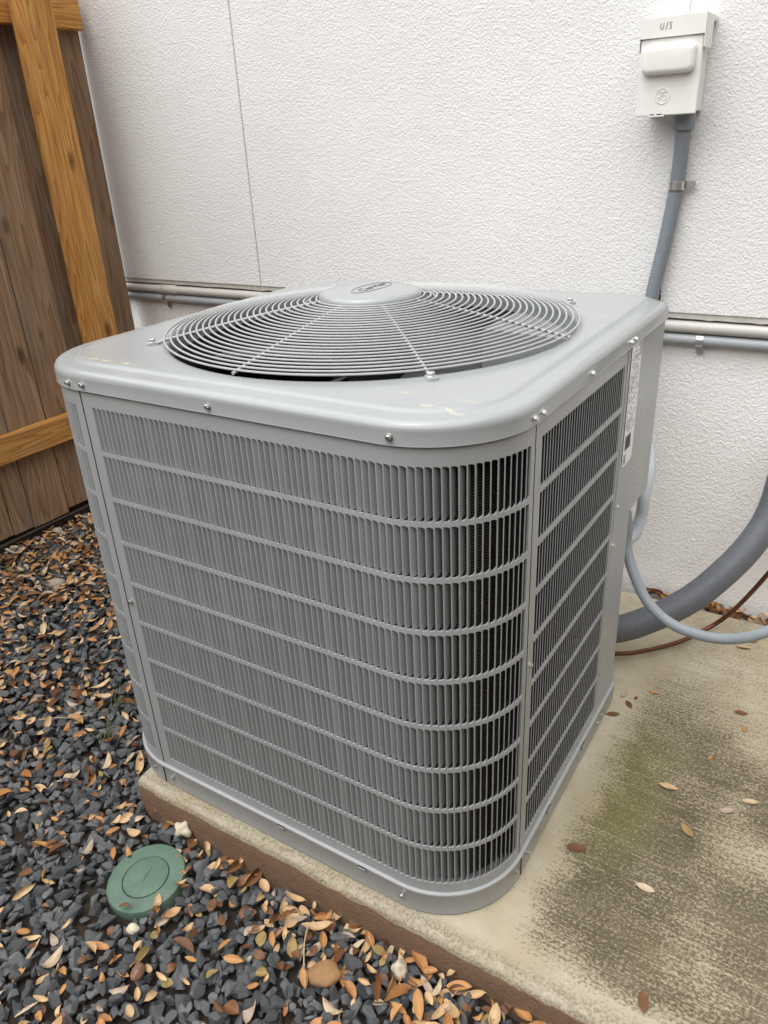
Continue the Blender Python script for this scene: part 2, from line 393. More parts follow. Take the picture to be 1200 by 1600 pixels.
vs = [(x, yb+(.004*noise.noise((x*3, z*3, 2)) - .010*sstep(.08, -.02, z)), z) for z in gzs for x in gxs]; k = len(gxs)
mb.add(vs, [(j*k+i, j*k+i+1, (j+1)*k+i+1, (j+1)*k+i) for j in range(len(gzs)-1) for i in range(k-1)])
mb.box(-4.2, 4.2, yb+.05, yb+.3, -.25, ZL+.02); mb.build('foundation', M_wall2, wall)

# ================================================================== FENCE
FX = -1.1415
fence = thing('wooden_fence', 'weathered brown board fence with amber rails and post, meeting the white wall', 'fence', (FX, .4, 0))
edges = [-1.35,-1.2,-1.05,-.902,-.755,-.608,-.461,-.314,-.167,-.02,.127,.235,.381,.528,.6057,.7525,.900,1.048,1.2135]
rnd = random.Random(11)
for i in range(len(edges)-1):
    y0, y1 = edges[i]+.0015, edges[i+1]-.0015
    zb = .036+rnd.uniform(-.006,.006)+(.012 if i == len(edges)-4 else 0); rec = .012 if i in (len(edges)-3,) else rnd.uniform(0,.002)
    mb = MB(); mb.box(-.019-rec, -rec, -(y1-y0)/2, (y1-y0)/2, 0, 1.83-zb, .0016)
    me = mb.mesh('board', M_board); o = bpy.data.objects.new('board', me); C.objects.link(o); o.parent = fence
    o.location = (0, (y0+y1)/2-.4, zb); o.rotation_euler = (R(rnd.uniform(-.15,.15)) if i != len(edges)-2 else R(.15), 0, 0)
    if i == len(edges)-2: o.location.y -= .002
def timber(name, loc, rot, sx, sy, L):
    mb = MB(); mb.box(-sx/2, sx/2, -sy/2, sy/2, 0, L, .003); o = obj(name, mb.mesh(name, M_pine), None)
    o.parent = fence; o.location = Vector(loc)-Vector((FX,.4,0)); o.rotation_euler = rot; return o
for z in (.35, 1.62): timber('rail', (FX+.0205, 1.196 if z > 1 else 1.18, z), (R(90),0,0), .038, .089, 2.5)
timber('post', (FX+.0415+.0445, .977, -.2), (0,0,0), .087, .089, 2.05)
timber('post', (FX+.0415+.0445, -1.0, -.2), (0,0,0), .087, .089, 2.05)
shade_fence = thing('wooden_fence', 'unseen board fence added opposite the white wall to shade the yard', 'fence', (1.5, -2.3, 0))  # unseen fence, added to block low sky and darken the unit's sides
for i in range(44):
    mb = MB(); mb.box(-.0715, .0715, -.01, .01, 0, 1.87, .0016); me = bpy.data.meshes.get('shade_board') or mb.mesh('shade_board', M_board)
    o = bpy.data.objects.new('board', me); C.objects.link(o); o.parent = shade_fence; o.location = (-2.64+i*.146, 0, -.02+rnd.uniform(-.01,.01))  # boards of the added, unseen fence
for i in range(24):      # added return at the right, also unseen, blocks low sky
    o = bpy.data.objects.new('board', me); C.objects.link(o); o.parent = shade_fence; o.location = (1.45, .05+i*.146, -.02+rnd.uniform(-.01,.01)); o.rotation_euler = (0,0,R(90))  # boards of the added, unseen return
# added dark block, stands in for shade in the gap under the fence
mb = MB(); mb.box(-1.42, -1.165, -1.5, 1.22, -.2, .03, .02); o = mb.build('gap_shade_block', M_soil); tag(o, kind='structure')

# ================================================================== AIR CONDITIONER
W = D = .889; r = .154; LF = W-2*r; LA = r*math.pi/2
ac = thing('air_conditioner', 'grey outdoor air conditioner with louvered sides and round wire fan guard', 'air conditioner', (W/2, D/2, 0))
def P(s, off=0.0):
    """outline: s=0 left front tangent, runs along front, round the near corner, along the right side; s<0 round the left corner"""
    if s < -LA: return Vector((-off, r+(-s-LA), 0)), math.pi*1.5
    if s < 0:
        a = -s/r; n = Vector((-math.sin(a), -math.cos(a), 0)); return Vector((r, r, 0))+n*(r+off), -a+2*math.pi
    if s <= LF: return Vector((r+s, -off, 0)), 0.0
    if s <= LF+LA:
        a = (s-LF)/r; n = Vector((math.sin(a), -math.cos(a), 0)); return Vector((W-r, r, 0))+n*(r+off), a
    return Vector((W+off, r+(s-LF-LA), 0)), math.pi/2
PITCH, RH, Z9, ROWP = .0111, .0787, .0758, .0856
ZB, ZT = .053, .868
def scallop(u):
    t = (u-.42)/.58
    return 0 if t <= 0 else .0042*(1-math.sqrt(max(0, 1-t*t)))
US = (0, .42, .62, .78, .90, .97, 1.0)
def strip(mb, ss, bot, top, t=.0030):
    """curved sheet strip with returned edges; bot/top lists of z"""
    n = len(ss); vs = []
    for s, b, tp in zip(ss, bot, top):
        p, _ = P(s, 0); q, _ = P(s, -t)
        vs += [(q.x,q.y,b), (p.x,p.y,b), (p.x,p.y,tp), (q.x,q.y,tp)]
    mb.add(vs, [(i*4+j, (i+1)*4+j, (i+1)*4+j+1, i*4+j+1) for i in range(n-1) for j in range(3)])
    mb.add(vs[:4], [(0,1,2,3)]); mb.add(vs[-4:], [(3,2,1,0)])
louver_cells = []
def panel(sa, sb, s0, n, name='louvered_panel'):
    s1 = s0+n*PITCH; mb = MB()
    for a, b in ((sa, s0), (s1, sb)):
        m = max(2, int((b-a)/.008)+1); ss = list(np.linspace(a, b, m)); strip(mb, ss, [ZB]*m, [ZT]*m)
    for s, sg in ((sa, 1), (sb, -1)):       # folded side flange
        p, _ = P(s); q, _ = P(s, -.014); mb.add([(p.x,p.y,ZB),(p.x,p.y,ZT),(q.x,q.y,ZT),(q.x,q.y,ZB)], [(0,1,2,3)])
    for rr in range(10):                     # bottom band, ribs, top band
        zt_ = Z9+ROWP*rr if rr < 9 else ZT; zb_ = Z9+ROWP*(rr-1)+RH if rr > 0 else ZB
        ss, bt, tp = [], [], []
        for i in range(n):
            for u in US:
                ss.append(s0+(i+u)*PITCH-(1e-6 if u == 1 else 0)); f = scallop(u)
                bt.append(zb_-(f if rr > 0 else 0)); tp.append(zt_+(f if rr < 9 else 0))
        strip(mb, ss, bt, tp)
    tr = random.Random(n); tilt = [tr.gauss(.045,.018) for _ in range(n)]; i = 2
    while i < n: tilt[i] -= tr.uniform(.08,.18); i += tr.choice((3,4,4,5,5,6))
    o = mb.build(name, M_paint, ac, 30)
    for i in range(n):
        for k in range(9): louver_cells.append((s0+i*PITCH, Z9+ROWP*k, o, tilt[i]))
    return o
SEAM = LF+LA
front_panel = panel(.0016, SEAM-.0014, .022, 71)
yR = .578
right_panel = panel(SEAM+.0016, SEAM+(yR-r), SEAM+.0236, 35)
left_panel = panel(-LA-.56, -.0016, -.020-PITCH*66, 66)
# louver blade: surface bar, bend, shallow blade reaching inwards to the right
bar = .0011
outer = [(0,0),(bar,0),(.0016,.0004),(.0021,.0012),(.0056,.0064),(.0105,.0142)]
pf = [(u,d) for u,d in outer]+[(u-.0003,d+.0009) for u,d in reversed(outer)]
mb = MB(); nP = len(pf); H0, H1 = -.0008, RH+.0008
mb.add([(u,d,H0+.0055*max(0,(u-.003)/.0076)) for u,d in pf]+[(u,d,H1-.0045*max(0,(u-.003)/.0076)) for u,d in pf], [(i,(i+1)%nP,(i+1)%nP+nP,i+nP) for i in range(nP)]+[tuple(range(nP-1,-1,-1)), tuple(range(nP,2*nP))])
M_inner_shade = mat_plain('louver_inner_shade', (.045,.046,.046), .7)      # inner louver faces coloured dark in place of shade
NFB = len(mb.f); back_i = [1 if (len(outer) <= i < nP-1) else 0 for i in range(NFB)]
blade_me = mb.mesh('louver', M_paint, 50); blade_me.materials.append(M_inner_shade); blade_me.polygons.foreach_set('material_index', back_i)
bv, bf = list(mb.v), list(mb.f)
def cell_area(s, z):
    p0, a = P(s, 0); q0, _ = P(s+PITCH, 0); A = project((p0.x,p0.y,z)); B = project((q0.x,q0.y,z)); T = project((p0.x,p0.y,z+RH))
    nn = Vector((math.sin(a), -math.cos(a), 0))
    if (CAM-p0).dot(nn) <= 0 or not (A and B and T): return 0
    if not (0 < A[0] < 1200 and 0 < A[1] < 1600): return 0
    return abs((B[0]-A[0])*(T[1]-A[1])-(B[1]-A[1])*(T[0]-A[0]))
louver_cells.sort(key=lambda c: -cell_area(c[0], c[1]))
rest = {}; jr = random.Random(77)
for idx, (s, z, pan, tl) in enumerate(louver_cells):
    p, a = P(s, 0); a += tl+jr.uniform(-.015,.015)
    if idx < 300:
        o = bpy.data.objects.new('louver', blade_me); C.objects.link(o); o.parent = pan
        o.location = (p.x, p.y, z); o.rotation_euler = (0,0,a)
        o.matrix_parent_inverse = Matrix.Identity(4)
    else:
        m = rest.setdefault(pan.name, (pan, MB()))[1]; ca, sa_ = math.cos(a), math.sin(a)
        m.add([(p.x+u*ca-d*sa_, p.y+u*sa_+d*ca, z+h) for u,d,h in bv], bf)
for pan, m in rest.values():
    o = m.build('louvers', M_paint, pan, 50); o['kind'] = 'stuff'; o.data.materials.append(M_inner_shade); o.data.polygons.foreach_set('material_index', back_i*(len(m.f)//NFB))

# coil behind the louvers
mb = MB(); ss = list(np.linspace(-LA-.57, SEAM-.012, 150)); vs = []
for s in ss:
    p, _ = P(s, -.024); vs += [(p.x,p.y,.062), (p.x,p.y,.862)]
mb.add(vs, [(i*2,i*2+2,i*2+3,i*2+1) for i in range(len(ss)-1)]); mb.build('coil', M_coil, ac)
# dark corner posts behind the seams
for s in (0, SEAM):
    mb = MB(); p, _ = P(s, -.016); mb.box(p.x-.005, p.x+.005, p.y-.005, p.y+.005, .055, .866)
    mb.build('corner_post', M_black, ac)

def outline(off, ch, n=14):
    """closed plan outline, three round corners, chamfered back right corner (ch = cut length)"""
    pts = []; rr = r+off
    for cx, cy, a0 in ((r, r, 180), (W-r, r, 270)):
        for k in range(n+1): a = R(a0+90*k/n); pts.append((cx+rr*math.cos(a), cy+rr*math.sin(a)))
    o = off*.414
    c1 = Vector((W+off, D-ch+o)); c2 = Vector((W-ch+o, D+off)); cr = Vector((W+off, D+off))
    for a, b, c in ((c1, c1, c2), (c2, c2, c1)): pts.append(tuple(a)) 
    for k in range(n+1): a = R(90+90*k/n); pts.append((r+rr*math.cos(a), D-r+rr*math.sin(a)))
    return pts
def dense(pts, step=.02):
    out = []
    for i in range(len(pts)):
        a = Vector(pts[i]); b = Vector(pts[(i+1) % len(pts)]); m = max(1, int((b-a).length/step))
        for k in range(m): out.append(tuple(a.lerp(b, k/m)))
    return out
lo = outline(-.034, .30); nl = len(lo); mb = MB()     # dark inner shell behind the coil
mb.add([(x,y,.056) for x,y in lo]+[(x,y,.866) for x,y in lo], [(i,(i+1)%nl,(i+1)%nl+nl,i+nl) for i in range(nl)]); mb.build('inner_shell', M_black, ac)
# base pan
mb = MB(); lev = [(.004,.004),(.0045,.047),(.0056,.049),(.0059,.0512),(.0052,.0532),(.0,.0545),(-.03,.0545)]
L = [outline(o, .19) for o, z in lev]; n = len(L[0]); vs = [(x,y,z) for (o,z), l in zip(lev, L) for x,y in l]
mb.add(vs, [(i*n+j, i*n+(j+1)%n, (i+1)*n+(j+1)%n, (i+1)*n+j) for i in range(len(lev)-1) for j in range(n)])
mb.add([(x,y,.0545) for x,y in outline(-.03,.19)], [tuple(range(n))]); mb.add([(x,y,.004) for x,y in outline(.004,.19)], [tuple(range(n-1,-1,-1))])
base = mb.build('base_pan', M_paint, ac, 40)
mb = MB()      # rubber feet lift the pan off the slab
for x, y in ((.16,.12),(.75,.12),(.75,.6),(.2,.75)): mb.box(x-.03, x+.03, y-.03, y+.03, 0, .0055)
mb.build('foot', M_black, ac)
p_, _ = P(SEAM, .0052); mb = MB(); mb.box(p_.x-.001, p_.x+.0004, p_.y-.0012, p_.y+.0012, .006, .0515); mb.build('pan_seam', M_black, base)
p_, _ = P(0, .0052); mb = MB(); mb.box(p_.x-.0012, p_.x+.0012, p_.y-.0004, p_.y+.001, .006, .0515); mb.build('pan_seam', M_black, base)
# pressed drain slots in the pan
for (x, ax) in ((.474,'f'),(.658,'f'),(.282,'r'),(.477,'r')):
    mb = MB()
    if ax == 'f': mb.box(x-.0085, x+.0085, -.0072, -.0062, .0435, .0525); 
    else: mb.box(W+.0062, W+.0072, x-.010, x+.010, .0435, .0525)
    mb.build('drain_slot', M_black, base)
    mb = MB()
    if ax == 'f': mb.box(x-.0075, x+.0085, -.0085, -.0070, .0465, .050)
    else: mb.box(W+.0070, W+.0085, x-.009, x+.010, .0465, .050)
    mb.build('drain_tab', M_paint, base)

# service panel at the back right corner: tall upper box, stepped in below
mb = MB(); ycut = .834
mb.prism([(W-.30,D-.001),(W-.30,.62),(W-.0015,.579),(W,.581),(W,ycut-.004),(W-.003,ycut),(W-.055,D-.001)], .50, .868)
mb.prism([(W-.30,.86),(W-.30,.62),(W-.0015,.579),(W,.581),(W,.697),(W-.004,.702),(W-.12,.82)], .0545, .4995)
mb.box(W-.012, W+.0012, .5785, .5915, .505, .868, .0006)
service = mb.build('service_panel', M_paint, ac, 30)
mb = MB(); mb.prism([(.05,D-.001),(.05,D-.03),(W-.31,D-.03),(W-.31,D-.001)], .0545, .868); mb.build('back_panel', M_paint, ac)
# rating label
lab = MB(); lab.add([(W+.0016,.596,.866),(W+.0016,.596,.636),(W+.0016,.612,.630),(W+.0016,.656,.632),(W+.0016,.662,.640),(W+.0016,.662,.866)], [(0,1,2,3,4,5)])
label = lab.build('rating_label', M_label, service, 0)
lb = MB()
for (y0,y1,z0,z1) in ((.606,.640,.664,.692),):
    lb.add([(W+.0021,y0,z0),(W+.0021,y1,z0),(W+.0021,y1,z1),(W+.0021,y0,z1)], [(0,1,2,3)])
lb.build('print_block', M_ink, label, 0); lb = MB()
rl = random.Random(3)
for k in range(9): lb.add([(W+.0021,.603+rl.uniform(0,.002),.654-k*.0022),(W+.0021,.603+rl.uniform(.008,.016),.654-k*.0022),(W+.0021,.618,.6551-k*.0022),(W+.0021,.603,.6551-k*.0022)], [(0,1,2,3)])
z = .859
while z > .70:
    y = .601
    while y < .655:
        wd = rl.choice((.004,.006,.009,.012))
        if rl.random() < .62 and y+wd < .657 and not (y+wd > .646 and z > .832): lb.add([(W+.0021,y,z),(W+.0021,y+wd,z),(W+.0021,y+wd,z+.0012),(W+.0021,y,z+.0012)], [(0,1,2,3)])
        y += wd+.0022
    z -= rl.choice((.0036,.0036,.0055))
for k in range(14):
    z = .862-k*.0019; lb.add([(W+.0021,.648,z),(W+.0021,.657,z),(W+.0021,.657,z-rl.choice((.0006,.0012))),(W+.0021,.648,z-.0008)], [(3,2,1,0)])
lb.build('printed_text', M_ink, label, 0)['kind'] = 'stuff'

# ---- top cover
cap_lev = [(.0026,.8665),(.0042,.8665),(.0046,.8675),(.004,.869),(.004,.886)]
for k in range(1, 7): a = R(90*k/6); cap_lev.append((.004-.0135*(1-math.cos(a)), .886+.0135*math.sin(a)))
cap_lev += [(-.028,.8998),(-.030,.9002),(-.0335,.9025),(-.0365,.9042),(-.040,.9046),(-.046,.9048)]
GC = Vector((W/2, D/2, 0)); GR = .376
pl = []
base_out = dense(outline(0, .062), .02); n = len(base_out)
def off_pt(i, o):
    a = Vector(base_out[i-1]); b = Vector(base_out[i]); c = Vector(base_out[(i+1) % n])
    n1 = Vector(((b-a).y, -(b-a).x)).normalized(); n2 = Vector(((c-b).y, -(c-b).x)).normalized(); m = (n1+n2).normalized()
    return b+m*(o/max(.6, m.dot(n1)))
mb = MB(); vs = []
for o, z in cap_lev:
    for i in range(n):
        p = off_pt(i, o); vs.append((p.x, p.y, z))
hole = [(GR+.012,.9050),(GR+.004,.9046),(GR-.001,.9026),(GR-.004,.898),(GR-.005,.885),(GR-.005,.868)]
for rad, z in hole:
    for i in range(n):
        d = (Vector(base_out[i])-Vector((GC.x,GC.y))).normalized(); vs.append((GC.x+d.x*rad, GC.y+d.y*rad, z))
m = len(cap_lev)+len(hole)
mb.add(vs, [(i*n+j, i*n+(j+1)%n, (i+1)*n+(j+1)%n, (i+1)*n+j) for i in range(m-1) for j in range(n)])
cap = mb.build('top_cover', M_cap, ac, 40)

# ---- screws (hex washer head), shared mesh
mb = MB(); mb.capt = True
mb.lathe([(.0056,0),(.0056,.0009),(.0045,.0014)], 16); mb.lathe([(.0041,.0009),(.0041,.0046),(.0034,.0053)], 6)
screw_me = mb.mesh('screw', M_zinc, 30)
def screw(parent, pos, nrm, sc=1.0):
    o = bpy.data.objects.new('screw', screw_me); C.objects.link(o); o.parent = parent
    o.rotation_euler = Vector(nrm).to_track_quat('Z','Y').to_euler(); o.location = pos; o.scale = (sc,)*3
    return o
def screw_s(parent, s, z, off, sc=1.0):
    p, a = P(s, off); return screw(parent, (p.x,p.y,z), (math.sin(a), -math.cos(a), 0), sc)
for s in (-.020,.0166,.2956,.602, SEAM-.016, SEAM+.010, SEAM+.211, SEAM+.418, SEAM+.444, -LA-.2): screw_s(cap, s, .8785, .004)
screw_s(front_panel, .011, .459, 0); screw_s(right_panel, SEAM+.011, .464, 0)
screw(service, (W,.598,.552), (1,0,0)); screw(service, (W,.590,.47), (1,0,0))
for s, z in ((-.030,.03),(.024,.028),(.586,.03),(SEAM-.018,.03),(SEAM+.03,.03),(SEAM+.428,.026),(SEAM+.46,.027)): screw_s(base, s, z, .0045)

# ---- fan guard
guard_z = lambda q: .9135+.050*(1-(q/.38)**1.35)
RINGS = [.100+(.378-.100)*k/24 for k in range(25)]
gm = MB(); gm.tube([(GC.x+.12*math.cos(2*math.pi*k/48), GC.y+.12*math.sin(2*math.pi*k/48), guard_z(.12)-.005) for k in range(48)], .0022, 8, True)
guard = gm.build('fan_guard', M_guard, ac)
for q in RINGS:
    mb = MB(); mb.tube([(GC.x+q*math.cos(2*math.pi*k/120), GC.y+q*math.sin(2*math.pi*k/120), guard_z(q)) for k in range(120)], .00185, 8, True)
    mb.build('wire_ring', M_guard, guard)
for k in range(8):
    a = R(45*k); d = Vector((math.cos(a), math.sin(a), 0)); pts = []; hold = k % 2 == 1
    for q in np.linspace(.06, .379 if hold else .384, 20): pts.append(GC+d*q+Vector((0,0,guard_z(q)-.0032)))
    mb = MB()
    if hold:
        pts += [GC+d*.386+Vector((0,0,.9085)), GC+d*.392+Vector((0,0,.9068))]
    mb.tube(pts, .0026, 8)
    sp = mb.build('spoke', M_guard, guard)
    if hold:
        c = GC+d*.3995; t = Vector((-d.y, d.x, 0)); mb = MB(); vs = []
        for z in (.9052, .9088):
            for u, v in ((-.011,-.007),(.006,-.0085),(.010,-.005),(.010,.005),(.006,.0085),(-.011,.007)): vs.append(c+d*u+t*v+Vector((0,0,z)))
        mb.add(vs, [(5,4,3,2,1,0),(6,7,8,9,10,11)]+[(i,(i+1)%6,(i+1)%6+6,i+6) for i in range(6)])
        mb.build('clip_tab', M_guard, guard)
        o = screw(guard, c+Vector((0,0,.9088)), (0,0,1), 1.35)
# hub cap with oval emblem
mb = MB(); hz = guard_z(.09)
mb.lathe([(.0945,hz-.008),(.0950,hz-.004),(.0945,hz+.002),(.0915,hz+.007),(.086,hz+.0095),(.06,hz+.0112),(.03,hz+.0120),(0.0001,hz+.0122)], 72, Matrix.Translation(GC))
hub = mb.build('hub_cap', M_cap, ac, 60)
HZ = hz+.0123
def domez(x, y):
    q = math.hypot(x-GC.x, y-GC.y); return hz+.0122-.0011*(q/.06)**2+.0006
ec = Vector((.441, .457, 0))
mb = MB(); pts = []
for k in range(64):
    a = 2*math.pi*k/64; px, py = .0585*math.cos(a), .0235*math.sin(a)
    X, Y = ec.x-py, ec.y+px; pts.append((X, Y, domez(X, Y)-.0003))
mb.tube(pts, .00065, 6, True); oval = mb.build('oval_emblem', mat_plain('emblem_grey', (.13,.135,.135), .4), hub)
def text_mesh(name, body, size, M, mat, parent, shear=.0, extrude=.0004, bold=0, drape=None):
    cu = bpy.data.curves.new(name, 'FONT'); cu.body = body; cu.size = size; cu.align_x = 'CENTER'; cu.align_y = 'CENTER'; cu.extrude = extrude; cu.shear = shear; cu.offset = bold; cu.resolution_u = 3
    t = bpy.data.objects.new(name, cu); C.objects.link(t); dg = bpy.context.evaluated_depsgraph_get(); dg.update()
    me = bpy.data.meshes.new_from_object(t.evaluated_get(dg)); bpy.data.objects.remove(t); me.transform(M)
    if drape:
        for v in me.vertices: v.co.z += drape(v.co.x, v.co.y)
    me.materials.clear(); me.materials.append(mat); return obj(name, me, parent)
text_mesh('emblem_lettering', 'Carrier', .029, Matrix.Translation((ec.x,ec.y,-.0004)) @ Matrix.Rotation(R(90),4,'Z'), M_ink if False else mat_plain('emblem_letter_grey', (.07,.073,.073), .4), oval, .35, .0003, .0004, domez)
# fan and motor
mb = MB(); mb.lathe([(GR-.0045,.8685),(GR-.008,.84),(GR-.004,.79),(GR+.025,.77)], 96, Matrix.Translation(GC)); mb.build('fan_shroud', M_black, ac)
mb = MB(); mb.capb = mb.capt = True
mb.lathe([(.0001,.79),(.075,.79),(.08,.80),(.08,.90),(.07,.925),(.03,.935),(.03,.955)], 32, Matrix.Translation(GC)); motor = mb.build('fan_motor', M_black, ac)
mb = MB(); mb.capb = mb.capt = True; mb.lathe([(.045,.765),(.045,.795),(.001,.797)], 24, Matrix.Translation(GC)); fan = mb.build('fan_hub', M_blade, ac)
for k in range(4):
    mb = MB(); vs = []; nr, na = 9, 9
    for i in range(nr):
        q = lerp(.05, .345, i/(nr-1)); half = R(lerp(14, 33, (i/(nr-1))**.7))
        for j in range(na):
            u = j/(na-1)*2-1; a = R(90*k-25)+u*half+R(10)*(i/(nr-1)); zz = .812+u*.034*(.6+.4*i/(nr-1))-.012*u*u
            vs.append(GC+Vector((q*math.cos(a), q*math.sin(a), zz)))
    fs = [(i*na+j, (i+1)*na+j, (i+1)*na+j+1, i*na+j+1) for i in range(nr-1) for j in range(na-1)]
    b0 = len(vs); vs += [v-Vector((0,0,.002)) for v in vs]; fs += [tuple(x+b0 for x in reversed(f)) for f in fs]
    mb.add(vs, fs); mb.build('fan_blade', M_blade, fan)

# ================================================================== ELECTRICAL BOX AND PIPES
def uv_tube(name, pts, rad, mat, parent=None, n=14):
    mb = MB(); pts = [Vector(p) for p in pts]; mb.tube(pts, rad, n)
    me = mb.mesh(name, mat, 60); uv = me.uv_layers.new(name='UVMap'); L = [0]
    for a, b in zip(pts, pts[1:]): L.append(L[-1]+(b-a).length)
    for lp in me.loops: uv.data[lp.index].uv = ((lp.vertex_index % n)/n, L[lp.vertex_index//n])
    return obj(name, me, parent)
bx = thing('disconnect_box', 'white electrical disconnect box mounted high on the wall at upper right', 'electrical box', (.77, WY, 1.32))
mb = MB(); mb.box(.716, .829, WY-.083, WY-.0005, 1.236, 1.400, .002); mb.build('box_body', M_white, bx)
mb = MB(); mb.box(.711, .8365, WY-.092, WY-.086, 1.231, 1.378, .0015)
cover = mb.build('cover', M_white, bx)
mb = MB(); RB, HH, hw, hh = .0105, .021, .0535, .0275; rings = []
for t in [None]+[R(90*k/6) for k in range(7)]:
    ins = 0 if t is None else RB*(1-math.cos(t)); yy = WY-.0915 if t is None else WY-.0915-(HH-RB)-RB*math.sin(t); cr = .0135-ins*.75; ring = []
    for cx, cz, a0 in ((hw-ins-cr, hh-ins-cr, 0), (-(hw-ins-cr), hh-ins-cr, 90), (-(hw-ins-cr), -(hh-ins-cr), 180), (hw-ins-cr, -(hh-ins-cr), 270)):
        for k in range(7): a = R(a0+15*k); ring.append((.7725+cx+cr*math.cos(a), yy, 1.3355+cz+cr*math.sin(a)))
    rings.append(ring)
nr_ = len(rings[0]); mb.add([p for q in rings for p in q], [(i*nr_+j, (i+1)*nr_+j, (i+1)*nr_+(j+1)%nr_, i*nr_+(j+1)%nr_) for i in range(len(rings)-1) for j in range(nr_)]+[tuple((len(rings)-1)*nr_+j for j in reversed(range(nr_)))])
mb.build('raised_handle', M_white, cover, 25)
mb = MB(); mb.box(.707, .8405, WY-.0965, WY-.0005, 1.401, 1.413, .0015); mb.box(.7072, .8403, WY-.0968, WY-.0935, 1.375, 1.4125, .0008)
mb.box(.8383, .8403, WY-.0966, WY-.03, 1.352, 1.4126, .0006); mb.box(.7073, .7093, WY-.0966, WY-.03, 1.352, 1.4126, .0006); hood = mb.build('hood', M_white, bx)
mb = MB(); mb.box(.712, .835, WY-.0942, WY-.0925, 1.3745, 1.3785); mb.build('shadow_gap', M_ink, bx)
mb = MB(); hx, hy, hz0 = .760, WY-.0972, 1.3955      # hand-lettered U/S
def pen(pts): mb.tube([(hx+(a*1.0+(.35 if a > .5 else (-.25 if a < -.2 else .05)))*.0082, hy, hz0+b*.0068) for a, b in pts], .00055, 6)
pen([(-1.0,.75),(-1.05,-.3),(-.85,-.75),(-.5,-.75),(-.3,-.3),(-.25,.75)]); pen([(.0,-.95),(.42,1.0)])
pen([(1.15,.75),(.8,.85),(.62,.5),(.75,.15),(1.0,-.1),(1.05,-.5),(.85,-.8),(.55,-.7)]); mb.build('hand_lettering', M_ink, hood)
# round monogram pressed into the cover
ex, ez, ey = .7655, 1.268, WY-.0922
mb = MB(); mb.tube([(ex+.0145*math.cos(2*math.pi*k/40), ey, ez+.0145*math.sin(2*math.pi*k/40)) for k in range(40)], .0013, 8, True)
def stroke(pts): mb.tube([(ex+p.x*.0115, ey, ez+p.y*.0115) for p in spline([(a,b,0) for a,b in pts], 6)], .00095, 6)
stroke([(-.1,.55),(-.35,.75),(-.7,.3),(-.75,-.2),(-.45,-.3),(-.15,.15),(-.05,.6),(-.2,-.1),(-.35,-.6),(-.7,-.75),(-.8,-.45),(-.3,-.15),(.1,.05)])
stroke([(.6,.45),(.45,.75),(.1,.5),(.12,.15),(.4,.1),(.1,.0),(.05,-.45),(.35,-.7),(.7,-.4),(.75,-.1),(.55,-.05)])
for k in range(4): 
    a = R(45+90*k); stroke([(math.cos(a-.3)*.95, math.sin(a-.3)*.95),(math.cos(a)*.82, math.sin(a)*.82),(math.cos(a+.3)*.95, math.sin(a+.3)*.95)])
mb.build('round_monogram', M_white, cover)
mb = MB(); mb.box(.738, .772, WY-.094, WY-.085, 1.2285, 1.232, .0006); mb.build('latch', M_white, cover)
mb = MB()
for x0, x1 in ((.742,.752),(.757,.768)): mb.box(x0, x1, WY-.0936, WY-.0928, 1.2322, 1.2342)
mb.build('latch_slot', M_ink, cover)

cd = thing('flexible_conduit', 'ribbed grey conduit running down from the white disconnect box', 'conduit', (.80, WY-.02, .9))
path = spline([(.8030,WY-.036,1.240),(.8035,WY-.034,1.19),(.799,WY-.022,1.087),(.786,WY-.022,.96),(.7715,WY-.026,.85),(.760,WY-.03,.72),(.752,WY-.03,.58)], 14)
uv_tube('conduit_tube', path, .0165, M_flex, cd)
mb = MB(); mb.capb = mb.capt = True; mb.lathe([(.0215,1.200),(.0225,1.203),(.0225,1.232)], 24, Matrix.Translation((.8032,WY-.035,0))); mb.build('conduit_fitting', M_flex if False else mat_plain('grey_fitting', (.20,.23,.255), .45), cd)
def strap(name, parent, axis, c, rad, wdt, ear):
    """pipe strap on the wall; axis 'v' pipe vertical (ear to +x), 'h' pipe horizontal (ear down)"""
    mb = MB(); vs = []; n = 14
    for k in range(n+1):
        a = math.pi*k/n; q = Vector((math.cos(a), -math.sin(a)))
        for rr in (rad+.0006, rad+.0024):
            for u in (-wdt/2, wdt/2):
                vs.append((c[0]+q.x*rr, c[1]+q.y*rr, c[2]+u) if axis == 'v' else (c[0]+u, c[1]+q.y*rr, c[2]+q.x*rr))
    fs = []
    for k in range(n):
        b = k*4; e = b+4
        fs += [(b+2,b+3,e+3,e+2),(b,e,e+1,b+1),(b,b+2,e+2,e),(b+1,e+1,e+3,b+3)]
    mb.add(vs, fs)
    if axis == 'v': mb.box(c[0]+rad-.001, c[0]+rad+ear, c[1]+rad*.3, c[1]+rad*.3+.002, c[2]-wdt/2, c[2]+wdt/2, .0006)
    else: mb.box(c[0]-wdt/2, c[0]+wdt/2, c[1]+rad*.5, c[1]+rad*.5+.002, c[2]-rad-ear, c[2]-rad+.001, .0006)
    return mb.build(name, M_zinc, parent, 40)
st = strap('strap', cd, 'v', (.799,WY-.022,1.087), .0165, .018, .023); screw(cd, (.826,WY-.0175,1.089), (0,-1,0), .9)

